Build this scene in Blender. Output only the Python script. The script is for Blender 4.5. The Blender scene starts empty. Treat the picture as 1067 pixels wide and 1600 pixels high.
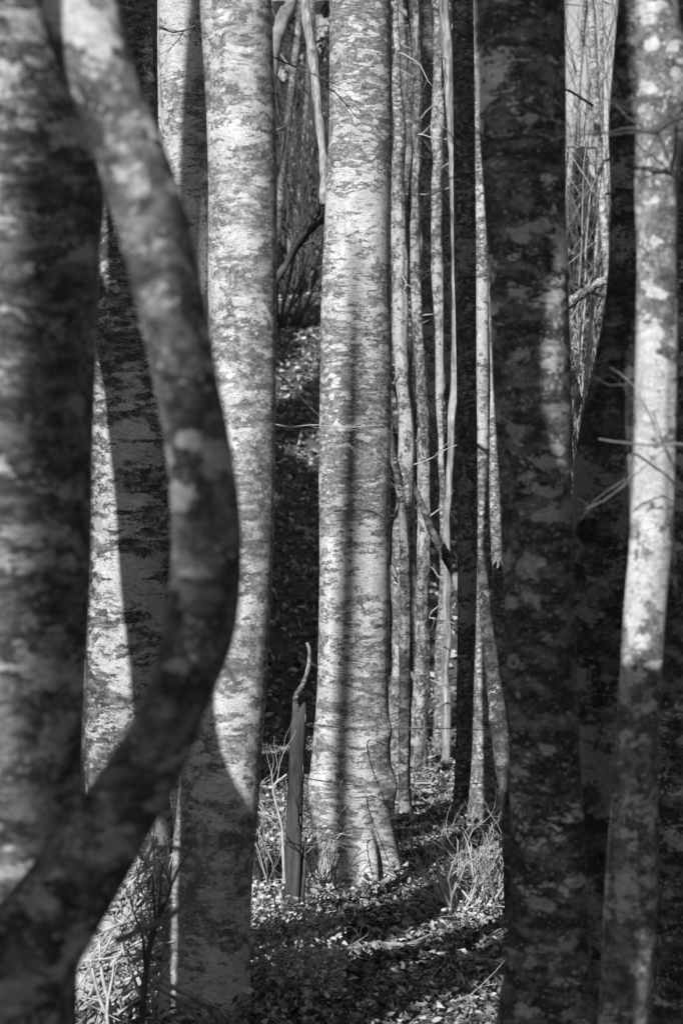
import bpy, math, random
import numpy as np
from mathutils import Vector, noise as mn

R = math.radians
rnd = random.Random(11)
nprs = np.random.RandomState(5)
scene = bpy.context.scene
col = scene.collection

# ------------------------------------------------------------------ camera
CAMZ = 1.9
K = 0.36 / 1600.0                      # metres per photo pixel at one metre
cam_d = bpy.data.cameras.new('camera')
cam_d.sensor_fit = 'VERTICAL'
cam_d.sensor_height = 36.0
cam_d.sensor_width = 24.0
cam_d.lens = 100.0
cam_d.clip_end = 3000
cam_d.dof.use_dof = True
cam_d.dof.focus_distance = 13.9
cam_d.dof.aperture_fstop = 6.3
cam = bpy.data.objects.new('camera', cam_d)
cam.location = (0, 0, CAMZ)
cam.rotation_euler = (R(90), 0, 0)
col.objects.link(cam)
scene.camera = cam

# ------------------------------------------------------------------ sky, sun, exposure
SUN_AZ = 24.0        # the light travels this many degrees to the right of the view
SUN_EL = 30.0
SX, SY = math.sin(R(SUN_AZ)), math.cos(R(SUN_AZ))
LD = Vector((SX * math.cos(R(SUN_EL)), SY * math.cos(R(SUN_EL)), -math.sin(R(SUN_EL))))
LAT = Vector((SY, -SX, 0))

world = bpy.data.worlds.new('World')
scene.world = world
world.use_nodes = True
wn = world.node_tree.nodes
wl = world.node_tree.links
wn.clear()
wo = wn.new('ShaderNodeOutputWorld')
bg = wn.new('ShaderNodeBackground')
bg.inputs['Strength'].default_value = 0.085
bw = wn.new('ShaderNodeRGBToBW')       # the photograph is black and white
sky = wn.new('ShaderNodeTexSky')
sky.sky_type = 'NISHITA'
sky.sun_disc = False
sky.sun_elevation = R(SUN_EL)
sky.sun_rotation = R(180 + SUN_AZ)
wl.new(sky.outputs[0], bw.inputs[0])
wl.new(bw.outputs[0], bg.inputs['Color'])
wl.new(bg.outputs[0], wo.inputs['Surface'])

sun_d = bpy.data.lights.new('sun', 'SUN')
sun_d.energy = 4.6
sun_d.angle = R(0.5)
sun = bpy.data.objects.new('sun', sun_d)
sun.rotation_euler = LD.to_track_quat('-Z', 'Y').to_euler()
sun.location = (-10, -20, 20)
col.objects.link(sun)

scene.view_settings.view_transform = 'Standard'
scene.view_settings.look = 'None'
scene.view_settings.gamma = 1.0
scene.view_settings.use_curve_mapping = False
scene.view_settings.exposure = 0.56
scene.cycles.max_bounces = 3
scene.cycles.diffuse_bounces = 2
scene.cycles.glossy_bounces = 1
scene.cycles.adaptive_threshold = 0.02
scene.cycles.use_denoising = True

# ------------------------------------------------------------------ materials
def new_mat(name):
    m = bpy.data.materials.new(name)
    m.use_nodes = True
    nt = m.node_tree
    nt.nodes.clear()
    return m, nt

class NB:
    """small node builder"""
    def __init__(s, nt): s.nt = nt
    def n(s, t, **kw):
        nd = s.nt.nodes.new(t)
        for k, v in kw.items(): setattr(nd, k, v)
        return nd
    def l(s, a, b): s.nt.links.new(a, b)
    def math(s, op, a, b=None, c=None, clamp=False):
        nd = s.n('ShaderNodeMath', operation=op, use_clamp=clamp)
        for i, v in enumerate((a, b, c)):
            if v is None: continue
            if isinstance(v, (int, float)): nd.inputs[i].default_value = v
            else: s.l(v, nd.inputs[i])
        return nd.outputs[0]
    def step(s, v, a, b, lo=0.0, hi=1.0):
        nd = s.n('ShaderNodeMapRange', interpolation_type='SMOOTHSTEP')
        s.l(v, nd.inputs[0])
        for i, x in zip((1, 2, 3, 4), (a, b, lo, hi)): nd.inputs[i].default_value = x
        return nd.outputs[0]
    def lin(s, v, a, b, lo, hi):
        nd = s.n('ShaderNodeMapRange')
        s.l(v, nd.inputs[0])
        for i, x in zip((1, 2, 3, 4), (a, b, lo, hi)): nd.inputs[i].default_value = x
        return nd.outputs[0]
    def mix(s, f, a, b):
        nd = s.n('ShaderNodeMix', data_type='FLOAT')
        for i, v in zip((0, 2, 3), (f, a, b)):
            if isinstance(v, (int, float)): nd.inputs[i].default_value = v
            else: s.l(v, nd.inputs[i])
        return nd.outputs[0]
    def noise(s, vec, scale, detail=4, rough=0.55, dist=0.0):
        nd = s.n('ShaderNodeTexNoise')
        s.l(vec, nd.inputs['Vector'])
        nd.inputs['Scale'].default_value = scale
        nd.inputs['Detail'].default_value = detail
        nd.inputs['Roughness'].default_value = rough
        nd.inputs['Distortion'].default_value = dist
        return nd.outputs['Fac']
    def voro(s, vec, scale, feature='F1', out='Distance'):
        nd = s.n('ShaderNodeTexVoronoi', feature=feature)
        s.l(vec, nd.inputs['Vector'])
        nd.inputs['Scale'].default_value = scale
        return nd.outputs[out]
    def scaled(s, vec, sc, off=None):
        mp = s.n('ShaderNodeMapping')
        s.l(vec, mp.inputs['Vector'])
        mp.inputs['Scale'].default_value = sc
        if off is not None: mp.inputs['Location'].default_value = off
        return mp.outputs[0]
    def finish(s, val, height=None, bump=0.3, dist=0.01, rough=0.85, spec=0.25):
        c = s.n('ShaderNodeCombineColor')
        for i in range(3): s.l(val, c.inputs[i])
        b = s.n('ShaderNodeBsdfPrincipled')
        s.l(c.outputs[0], b.inputs['Base Color'])
        b.inputs['Roughness'].default_value = rough
        b.inputs['Specular IOR Level'].default_value = spec
        if height is not None:
            bp = s.n('ShaderNodeBump')
            bp.inputs['Strength'].default_value = bump
            bp.inputs['Distance'].default_value = dist
            s.l(height, bp.inputs['Height'])
            s.l(bp.outputs[0], b.inputs['Normal'])
        o = s.n('ShaderNodeOutputMaterial')
        s.l(b.outputs[0], o.inputs['Surface'])

def bark(name, light=0.42, mid=0.17, dark=0.07, scale=9.0, zs=2.8, thr=0.54, soft=0.035,
         spots=0.5, spot_scale=14.0, seed=0.0, knots=(), streak=0.5, bump=0.45):
    m, nt = new_mat(name)
    g = NB(nt)
    tc = g.n('ShaderNodeTexCoord')
    vec = g.scaled(tc.outputs['Object'], (1, 1, 1), (seed * 7.3, seed * 3.1, seed * 11.7))
    # warp
    wnode = g.n('ShaderNodeTexNoise'); g.l(vec, wnode.inputs['Vector'])
    wnode.inputs['Scale'].default_value = 5.0; wnode.inputs['Detail'].default_value = 3
    wv = g.n('ShaderNodeVectorMath', operation='MULTIPLY_ADD')
    g.l(wnode.outputs['Color'], wv.inputs[0]); wv.inputs[1].default_value = (0.10, 0.10, 0.05)
    g.l(vec, wv.inputs[2])
    w = wv.outputs[0]
    stretched = g.scaled(w, (1, 1, zs))
    broad = g.noise(g.scaled(w, (1, 1, 0.7)), 1.6, 3, 0.5)
    p1 = g.math('ADD', g.math('MULTIPLY', g.noise(g.scaled(w, (1, 1, zs * 0.75)), scale * 0.45, 5, 0.62), 0.5), g.math('MULTIPLY', g.noise(stretched, scale * 1.1, 7, 0.70), 0.5))
    thr = 0.5 + (thr - 0.5) * 0.72
    thr_v = g.lin(broad, 0.3, 0.7, thr + 0.085, thr - 0.085)
    p1 = g.math('ADD', p1, g.lin(g.noise(g.scaled(w, (1, 1, 1.6)), 70, 3, 0.7), 0.3, 0.7, -0.035, 0.035))
    d1 = g.math('SUBTRACT', p1, thr_v)
    patch = g.step(d1, -soft * 0.5, soft * 0.5)
    # rounder lichen spots, two sizes
    edge = g.noise(g.scaled(w, (1, 1, 1.6)), 26, 5, 0.72)
    v1 = g.voro(g.scaled(w, (1, 1, 1.75)), spot_scale * 0.8)
    v1 = g.math('ADD', v1, g.lin(edge, 0.3, 0.7, -0.27, 0.27))
    v1 = g.math('ADD', v1, g.lin(g.noise(w, 4.0, 2), 0.35, 0.65, 0.22, -0.10))
    s1 = g.step(v1, 0.34, 0.27)
    v2 = g.voro(w, spot_scale * 4.5)
    v2 = g.math('ADD', v2, g.lin(g.noise(w, 11.0, 3), 0.35, 0.65, 0.25, -0.08))
    s2 = g.step(v2, 0.30, 0.22)
    lich = g.math('MAXIMUM', patch, g.math('MULTIPLY', s1, min(1.0, spots * 1.4)))
    lich = g.math('MAXIMUM', lich, g.math('MULTIPLY', s2, spots))
    # ground tone of the bark: mottled mid and dark
    fine = g.noise(g.scaled(w, (1, 1, 1.5)), 38, 6, 0.78)
    grain = g.noise(w, 190, 2, 0.75)
    mot = g.noise(g.scaled(w, (1, 1, zs * 0.8)), scale * 1.9, 4, 0.65)
    darkm = g.step(mot, 0.62, 0.42)
    basev = g.mix(darkm, mid, dark)
    basev = g.math('MULTIPLY', basev, g.lin(fine, 0.34, 0.68, 0.4, 1.7))
    basev = g.math('MULTIPLY', basev, g.lin(grain, 0.3, 0.7, 0.75, 1.25))
    # light patches with their own mottling
    lightv = g.math('MULTIPLY', g.lin(fine, 0.34, 0.68, 0.62, 1.14), light)
    lightv = g.math('MULTIPLY', lightv, g.lin(grain, 0.3, 0.7, 0.86, 1.14))
    lightv = g.math('MULTIPLY', lightv, g.lin(g.noise(w, 6.5, 2), 0.3, 0.7, 0.78, 1.12))
    fl = g.noise(g.scaled(w, (1, 1, 2.0)), 85, 4, 0.8)
    lightv = g.math('MULTIPLY', lightv, g.step(fl, 0.52, 0.62, 1.0, 0.55))
    basev = g.mix(g.step(fl, 0.42, 0.34, 0.0, 0.55), basev, lightv)
    val = g.mix(lich, basev, lightv)
    # thin horizontal lenticel lines
    ln = g.noise(g.scaled(w, (1, 1, 9.0)), 13, 3, 0.6)
    lm = g.math('MULTIPLY', g.step(ln, 0.60, 0.67), streak)
    val = g.mix(lm, val, dark * 0.7)
    # small black pits
    pv = g.voro(w, 26)
    pv = g.math('ADD', pv, g.lin(g.noise(w, 7, 2), 0.35, 0.62, 0.2, 0.0))
    pit = g.step(pv, 0.10, 0.06)
    val = g.mix(pit, val, 0.02)
    height = g.math('SUBTRACT', fine, g.math('MULTIPLY', ln, 0.5))
    # ringed branch scars
    for (kx, ky, kz, kr) in knots:
        sb = g.n('ShaderNodeVectorMath', operation='SUBTRACT')
        g.l(tc.outputs['Object'], sb.inputs[0]); sb.inputs[1].default_value = (kx, ky, kz)
        ml = g.n('ShaderNodeVectorMath', operation='MULTIPLY')
        g.l(sb.outputs[0], ml.inputs[0]); ml.inputs[1].default_value = (1, 0.6, 1.25)
        le = g.n('ShaderNodeVectorMath', operation='LENGTH'); g.l(ml.outputs[0], le.inputs[0])
        dd = g.math('ADD', le.outputs['Value'], g.lin(g.noise(w, 30, 3), 0.3, 0.7, -0.012, 0.012))
        ring = g.math('SINE', g.math('MULTIPLY', dd, 6.283 / (kr * 0.19)))
        ring = g.step(ring, 0.1, 0.8)
        ring = g.math('MULTIPLY', ring, g.step(g.noise(w, 22, 3), 0.38, 0.52))
        fall = g.step(dd, kr, kr * 0.55)
        core = g.step(dd, kr * 0.16, kr * 0.08)
        val = g.mix(g.math('MULTIPLY', fall, 0.45), val, light * 0.75)
        val = g.mix(g.math('MULTIPLY', g.math('MULTIPLY', fall, ring), 0.75), val, dark)
        val = g.mix(core, val, dark * 0.6)
        height = g.math('SUBTRACT', height, g.math('MULTIPLY', g.math('MULTIPLY', fall, ring), 0.7))
    g.finish(val, height, bump, 0.006, 0.86, 0.2)
    return m

def wood(name, lo=0.08, hi=0.3, scale=30, zs=0.06, bump=0.5, dist=0.006):
    m, nt = new_mat(name)
    g = NB(nt)
    tc = g.n('ShaderNodeTexCoord')
    v = g.scaled(tc.outputs['Object'], (1, 1, zs))
    a = g.noise(v, scale, 6, 0.65, 0.4)
    b = g.noise(tc.outputs['Object'], 9, 4, 0.6)
    c = g.noise(v, scale * 3, 3, 0.6)
    val = g.lin(a, 0.32, 0.68, lo, hi)
    val = g.math('MULTIPLY', val, g.lin(b, 0.3, 0.7, 0.6, 1.25))
    crack = g.step(c, 0.66, 0.72)
    val = g.mix(crack, val, lo * 0.3)
    h = g.math('SUBTRACT', a, crack)
    g.finish(val, h, bump, dist, 0.85, 0.15)
    return m

def mottled(name, lo, hi, scale=20, bump=0.4, dist=0.01, rough=0.9, attr=False, seed=0):
    m, nt = new_mat(name)
    g = NB(nt)
    tc = g.n('ShaderNodeTexCoord')
    v = g.scaled(tc.outputs['Object'], (1, 1, 1), (seed, seed * 2, seed))
    a = g.noise(v, scale, 6, 0.65)
    val = g.lin(a, 0.3, 0.7, lo, hi)
    if attr:
        at = g.n('ShaderNodeAttribute', attribute_name='tone')
        val = g.math('MULTIPLY', val, at.outputs['Fac'])
    g.finish(val, a, bump, dist, rough, 0.25)
    return m

def Pt(px, py, D):
    """photo pixel at distance D -> world point"""
    return Vector(((px - 533.5) * K * D, D, CAMZ + (800 - py) * K * D))

FD = 14.3
def fk(px, py, r):                      # a scar on the front of the centre trunk, local to its root
    p = Pt(px, py, FD - 0.15)
    return (p.x - (562 - 533.5) * K * FD, p.y - FD, p.z, r)

M = {}
M['near'] = bark('bark_near', 0.46, 0.14, 0.045, 7.5, 3.0, 0.565, 0.025, 0.45, 10, 1.4, streak=0.6)
M['curved'] = bark('bark_curved', 0.46, 0.15, 0.045, 9, 1.4, 0.57, 0.03, 0.8, 13, 2, streak=0.2)
M['streaky'] = bark('bark_streaky', 0.48, 0.15, 0.045, 8, 3.8, 0.565, 0.02, 0.5, 11, 3, streak=0.65)
M['pale'] = bark('bark_pale', 0.54, 0.28, 0.12, 8, 2.6, 0.56, 0.025, 0.7, 11, 4, streak=0.6)
M['glimpsed'] = bark('bark_glimpsed', 0.50, 0.25, 0.10, 10, 2.8, 0.55, 0.03, 0.6, 12, 4.6, streak=0.6)
M['centre'] = bark('bark_centre', 0.54, 0.22, 0.11, 11, 3.8, 0.53, 0.02, 0.7, 18, 5, streak=0.65,
                   knots=(fk(566, 470, 0.12), fk(566, 722, 0.115), fk(606, 578, 0.10)))
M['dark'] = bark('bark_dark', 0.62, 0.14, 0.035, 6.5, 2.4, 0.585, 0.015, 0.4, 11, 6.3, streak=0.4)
M['darker'] = bark('bark_darker', 0.26, 0.07, 0.022, 7, 1.8, 0.60, 0.02, 0.4, 13, 7, streak=0.3)  # shade of the black trunk and snags is put into this bark colour
M['blotch'] = bark('bark_blotch', 0.50, 0.19, 0.08, 12, 1.2, 0.555, 0.025, 0.9, 15, 8, streak=0.3)
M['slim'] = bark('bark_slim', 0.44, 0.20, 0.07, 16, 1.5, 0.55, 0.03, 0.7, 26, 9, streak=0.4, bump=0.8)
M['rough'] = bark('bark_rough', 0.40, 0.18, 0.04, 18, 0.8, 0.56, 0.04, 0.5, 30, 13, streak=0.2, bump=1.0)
M['slim_dark'] = bark('bark_slim_dark', 0.26, 0.10, 0.035, 13, 1.6, 0.57, 0.03, 0.7, 24, 10, streak=0.35)  # darker copy of the slim bark, with the dim stems' shade in its colour
M['back'] = bark('bark_back', 0.34, 0.15, 0.06, 9, 1.8, 0.54, 0.05, 0.6, 16, 12)
M['deadwood'] = wood('dead_wood', 0.07, 0.44, 42, 0.07, 0.9, 0.012)
M['post'] = wood('post_wood', 0.02, 0.10, 24, 0.08, 0.4, 0.006)
M['twig'] = mottled('twig_bark', 0.22, 0.50, 25, 0.3, 0.004)
M['twig_dark'] = mottled('twig_bark_dark', 0.03, 0.10, 25, 0.3, 0.004)
M['limb'] = mottled('limb_bark', 0.10, 0.28, 14, 0.3, 0.006)
M['soil'] = mottled('soil', 0.03, 0.11, 7, 0.7, 0.03)
M['leaf'] = mottled('dry_leaf', 0.75, 1.2, 30, 0.2, 0.003, 0.75, attr=True)
M['green'] = mottled('green_leaf', 0.8, 1.2, 30, 0.2, 0.003, 0.6, attr=True)
M['ever'] = mottled('evergreen_leaf', 0.015, 0.05, 10, 0.2, 0.003, 0.6)
M['wire'] = mottled('rusty_wire', 0.10, 0.30, 90, 0.2, 0.001, 0.6)
M['rot_shade'] = mottled('shaded_rotten_bark', 0.006, 0.035, 22, 0.9, 0.02)  # rotten bark whose black includes the shade on the snag

# ------------------------------------------------------------------ mesh helpers
def mesh_obj(name, verts, faces, mat, parent=None, smooth=True, tone=None):
    """verts (N,3), faces list of int arrays (n,3) or (n,4)"""
    me = bpy.data.meshes.new(name)
    verts = np.asarray(verts, dtype=np.float32)
    if not isinstance(faces, (list, tuple)): faces = [faces]
    loops = np.concatenate([f.ravel() for f in faces]).astype(np.int32)
    counts = np.concatenate([np.full(len(f), f.shape[1], np.int32) for f in faces])
    starts = np.concatenate(([0], np.cumsum(counts)[:-1])).astype(np.int32)
    me.vertices.add(len(verts)); me.vertices.foreach_set('co', verts.ravel())
    me.loops.add(len(loops)); me.loops.foreach_set('vertex_index', loops)
    me.polygons.add(len(counts)); me.polygons.foreach_set('loop_start', starts)
    me.polygons.foreach_set('loop_total', counts)
    if smooth: me.polygons.foreach_set('use_smooth', np.ones(len(counts), bool))
    me.update(calc_edges=True)
    me.validate()
    if tone is not None:
        a = me.attributes.new('tone', 'FLOAT', 'POINT')
        a.data.foreach_set('value', np.asarray(tone, np.float32))
    me.materials.append(M[mat] if isinstance(mat, str) else mat)
    o = bpy.data.objects.new(name, me)
    col.objects.link(o)
    if parent is not None: o.parent = parent
    return o

def tag(o, label=None, cat=None, group=None, kind=None):
    if label: o['label'] = label
    if cat: o['category'] = cat
    if group: o['group'] = group
    if kind: o['kind'] = kind
    return o

def root(name, loc, label, cat, group=None):
    o = bpy.data.objects.new(name, None)
    o.empty_display_size = 0.2
    o.location = loc
    col.objects.link(o)
    return tag(o, label, cat, group)

def catmull(xs, ys, q):
    """smooth monotone-ish interpolation of ys(xs) at q (xs rising)"""
    xs = np.asarray(xs, float); ys = np.asarray(ys, float)
    m = np.gradient(ys, xs) if len(xs) > 2 else np.full(len(xs), (ys[-1] - ys[0]) / (xs[-1] - xs[0]))
    i = np.clip(np.searchsorted(xs, q) - 1, 0, len(xs) - 2)
    h = xs[i + 1] - xs[i]; t = (q - xs[i]) / h
    t2 = t * t; t3 = t2 * t
    return ((2*t3 - 3*t2 + 1) * ys[i] + (t3 - 2*t2 + t) * h * m[i] +
            (-2*t3 + 3*t2) * ys[i+1] + (t3 - t2) * h * m[i+1])

def frames(c):
    t = np.gradient(c, axis=0)
    t /= np.linalg.norm(t, axis=1)[:, None] + 1e-9
    ref = np.tile(np.array([1.0, 0, 0]), (len(c), 1))
    bad = np.abs(t[:, 0]) > 0.9
    if bad.mean() > 0.5: ref[:] = (0, 0, 1.0)
    a = ref - (ref * t).sum(1)[:, None] * t
    a /= np.linalg.norm(a, axis=1)[:, None] + 1e-9
    b = np.cross(t, a)
    return a, b

def tube(c, r, seg=6, cap=True):
    """plain tube arrays from centre line c and radii r"""
    c = np.asarray(c, float); r = np.asarray(r, float)
    a, b = frames(c)
    th = np.linspace(0, 2 * np.pi, seg, endpoint=False)
    v = c[:, None, :] + r[:, None, None] * (np.cos(th)[None, :, None] * a[:, None, :] + np.sin(th)[None, :, None] * b[:, None, :])
    n = len(c)
    idx = np.arange(n * seg).reshape(n, seg)
    nx = np.roll(idx, -1, axis=1)
    q = np.stack([idx[:-1], nx[:-1], nx[1:], idx[1:]], -1).reshape(-1, 4)
    v = v.reshape(-1, 3)
    tris = np.zeros((0, 3), int)
    if cap:
        v = np.vstack([v, c[0], c[-1]])
        s0, s1 = n * seg, n * seg + 1
        tris = np.vstack([np.stack([nx[0], idx[0], np.full(seg, s0)], -1),
                          np.stack([idx[-1], nx[-1], np.full(seg, s1)], -1)])
    return v, q, tris

class Bag:
    """collects tubes into one mesh"""
    def __init__(s): s.v = []; s.q = []; s.t = []; s.n = 0
    def add(s, c, r, seg=5, cap=True):
        v, q, t = tube(c, r, seg, cap)
        s.v.append(v); s.q.append(q + s.n)
        if len(t): s.t.append(t + s.n)
        s.n += len(v)
    def build(s, name, mat, parent=None, off=None):
        v = np.vstack(s.v)
        if off is not None: v = v - np.array(off)
        f = [np.vstack(s.q)]
        if s.t: f.append(np.vstack(s.t))
        return mesh_obj(name, v, f, mat, parent)

def lumpy(c, r, seg, lump=0.03, lscale=4.0, seed=0.0, flare=None, bumps=(), notches=()):
    """trunk surface: noise lumps, root flare, local swellings. flare=(z0, amount, height, lobes, phase)"""
    c = np.asarray(c, float); r = np.asarray(r, float)
    a, b = frames(c)
    th = np.linspace(0, 2 * np.pi, seg, endpoint=False)
    ct, st = np.cos(th), np.sin(th)
    n = len(c)
    V = np.zeros((n, seg, 3))
    for i in range(n):
        z = c[i, 2]
        rr = np.ones(seg)
        for j in range(seg):
            p = Vector((ct[j] * 0.9 + seed * 5.1, st[j] * 0.9 + seed * 2.7, z * lscale * 0.22 + seed))
            p2 = Vector((ct[j] * 2.6 + seed, st[j] * 2.6, z * lscale + seed * 3))
            rr[j] = 1 + lump * (2.0 * mn.noise(p * 1.6) + 0.75 * mn.noise(p2) + 0.35 * mn.noise(Vector((p2.x * 2.3, p2.y * 2.3, z * lscale * 4.5))))
        if flare:
            z0, am, hh, lobes, ph = flare
            e = math.exp(-max(0.0, z - z0) / hh)
            e2 = math.exp(-max(0.0, z - z0) / (hh * 1.9))
            lob = np.abs(np.cos((th * lobes + ph + 0.35 * np.sin(th * 2 + ph)) / 2)) 
            rr = rr * (1 + am * e * (0.25 + 1.1 * lob ** 1.3) + am * 0.55 * e2 * (lob - 0.62))
        for (an, wd, dp, z0, hh) in notches:
            da = (th - R(an) - 0.15 * math.sin(z * 9) + np.pi) % (2 * np.pi) - np.pi
            rr = rr * (1 - dp * math.exp(-max(0.0, z - z0) ** 2 / hh ** 2) * np.exp(-(da / R(wd)) ** 2))
        V[i] = c[i] + (r[i] * rr)[:, None] * (ct[:, None] * a[i] + st[:, None] * b[i])
    for (bx, by, bz, br, amp) in bumps:
        P0 = np.array((bx, by, bz))
        d = np.linalg.norm(V - P0, axis=2)
        w = np.exp(-(d / br) ** 2)
        out = V - c[:, None, :]
        out /= np.linalg.norm(out, axis=2)[:, :, None] + 1e-9
        V += out * (w * amp)[:, :, None]
    idx = np.arange(n * seg).reshape(n, seg)
    nx = np.roll(idx, -1, axis=1)
    q = np.stack([idx[:-1], nx[:-1], nx[1:], idx[1:]], -1).reshape(-1, 4)
    v = np.vstack([V.reshape(-1, 3), c[-1]])
    t = np.stack([idx[-1], nx[-1], np.full(seg, n * seg)], -1)
    return v, q, t

def wander(p, d, L, r0, r1, n, curl, rg, droop=0.0):
    p = Vector(p); d = Vector(d).normalized()
    pts = [p.copy()]; 
    for i in range(n):
        d = (d + Vector((rg.gauss(0, curl), rg.gauss(0, curl), rg.gauss(0, curl) - droop))).normalized()
        p = p + d * (L / n)
        pts.append(p.copy())
    rad = [r0 + (r1 - r0) * (i / n) for i in range(n + 1)]
    return pts, rad, d

def branching(bag, p, d, L, r, depth, rg, kids=(3, 5), curl=0.16, seg=5, droop=0.0, spread=0.7):
    pts, rad, _ = wander(p, d, L, r, r * 0.3, 7, curl, rg, droop)
    bag.add([tuple(q) for q in pts], rad, seg if depth else 4)
    if depth <= 0: return
    for k in range(rg.randint(*kids)):
        i = rg.randint(2, 6)
        dd = (pts[min(i + 1, 7)] - pts[i - 1]).normalized()
        sd = Vector((rg.gauss(0, 1), rg.gauss(0, 1), rg.gauss(0.2, 1))).normalized()
        nd = (dd + sd * spread).normalized()
        branching(bag, pts[i], nd, L * rg.uniform(0.4, 0.7), rad[i] * rg.uniform(0.5, 0.75), depth - 1, rg, kids, curl, max(4, seg - 1), droop, spread)

# ------------------------------------------------------------------ ground
def sstep(x, a, b):
    t = np.clip((x - a) / (b - a), 0, 1)
    return t * t * (3 - 2 * t)

def gz(x, y):
    x = np.asarray(x, float); y = np.asarray(y, float)
    h = 0.030 * np.sin(1.9 * x + 0.8 * y) + 0.022 * np.sin(3.7 * x - 2.3 * y + 1.0) + 0.012 * np.sin(7.1 * x + 5.3 * y)
    yy = y - 0.12 * x
    s = np.clip(yy - 23.5, 0, 14) * 0.33
    s = s * sstep(yy, 23.0, 27.0)
    s = s + 0.12 * np.sin(0.9 * x + 1.3) * sstep(yy, 25, 29)
    return h + s

def build_ground():
    xs = np.concatenate([-np.geomspace(9, 900, 26)[::-1], np.linspace(-8.8, 8.8, 150), np.geomspace(9, 900, 26)])
    ys = np.concatenate([-np.geomspace(2, 900, 24)[::-1], np.linspace(-1.8, 45, 330), np.geomspace(45.5, 1500, 30)])
    X, Y = np.meshgrid(xs, ys)
    Z = gz(X, Y)
    for i in range(len(ys)):
        if 8 < ys[i] < 40:
            for j in range(len(xs)):
                if abs(xs[j]) < 9:
                    Z[i, j] += 0.05 * mn.noise(Vector((xs[j] * 2.1, ys[i] * 2.1, 0))) + 0.025 * mn.noise(Vector((xs[j] * 6, ys[i] * 6, 3)))
    v = np.stack([X, Y, Z], -1).reshape(-1, 3)
    ny, nx_ = X.shape
    idx = np.arange(ny * nx_).reshape(ny, nx_)
    q = np.stack([idx[:-1, :-1], idx[:-1, 1:], idx[1:, 1:], idx[1:, :-1]], -1).reshape(-1, 4)
    o = mesh_obj('forest_ground', v, q, 'soil')
    return tag(o, kind='structure')
ground = build_ground()

# ------------------------------------------------------------------ trees
def add_limbs(rt, c, r, base, n, rg, lo=0.55, twigs=2, mat='limb', length=(1.6, 3.0)):
    """bare winter crown above the picture: each limb with its twigs is a part"""
    nn = len(c)
    H = c[-1][2]
    for k in range(n):
        f = lo + (0.98 - lo) * (k + rg.random()) / n
        i = int(np.argmin(np.abs(c[:, 2] - f * H)))
        az = rg.uniform(0, 2 * math.pi)
        d = Vector((math.cos(az), math.sin(az), rg.uniform(0.5, 1.3)))
        bag = Bag()
        branching(bag, Vector(c[i]), d, rg.uniform(*length), max(0.012, r[i] * 0.5), twigs, rg, (3, 4), 0.14, 6)
        bag.build('limb', mat, rt, base)

def build_tree(name, label, c, r, mat, seg=40, lump=0.03, lscale=4.0, seed=0.0, flare=None, bumps=(),
               group='beech trunks of the wood', limbs=4, cat='tree', twigs=2, lo=0.55, base=None, notches=(), shoots=0):
    c = np.asarray(c, float); r = np.asarray(r, float)
    if base is None: base = (c[0][0], c[0][1], max(0.0, c[0][2]))
    rt = root(name, base, label, cat, group)
    v, q, t = lumpy(c, r, seg, lump, lscale, seed, flare, bumps, notches)
    v = v - np.array(base)
    mesh_obj('trunk', v, [q, t], mat, rt)
    rgt = random.Random(int(seed * 37) + 1)
    for k in range(shoots):                                    # thin dead side shoots low on the stem
        i = int(np.argmin(np.abs(c[:, 2] - rgt.uniform(0.3, 5.5))))
        az = rgt.uniform(math.pi * 0.9, math.pi * 2.1)
        bag = Bag()
        branching(bag, Vector(c[i]) + Vector((math.cos(az), math.sin(az), 0)) * r[i] * 0.8, Vector((math.cos(az), math.sin(az), rgt.uniform(-0.2, 0.9))), rgt.uniform(0.15, 0.5), 0.006, 1, rgt, (1, 3), 0.2, 5)
        bag.build('shoot', 'twig', rt, base)
    if limbs: add_limbs(rt, c, r, base, limbs, random.Random(int(seed * 100) + 3), lo, twigs)
    return rt

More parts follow.
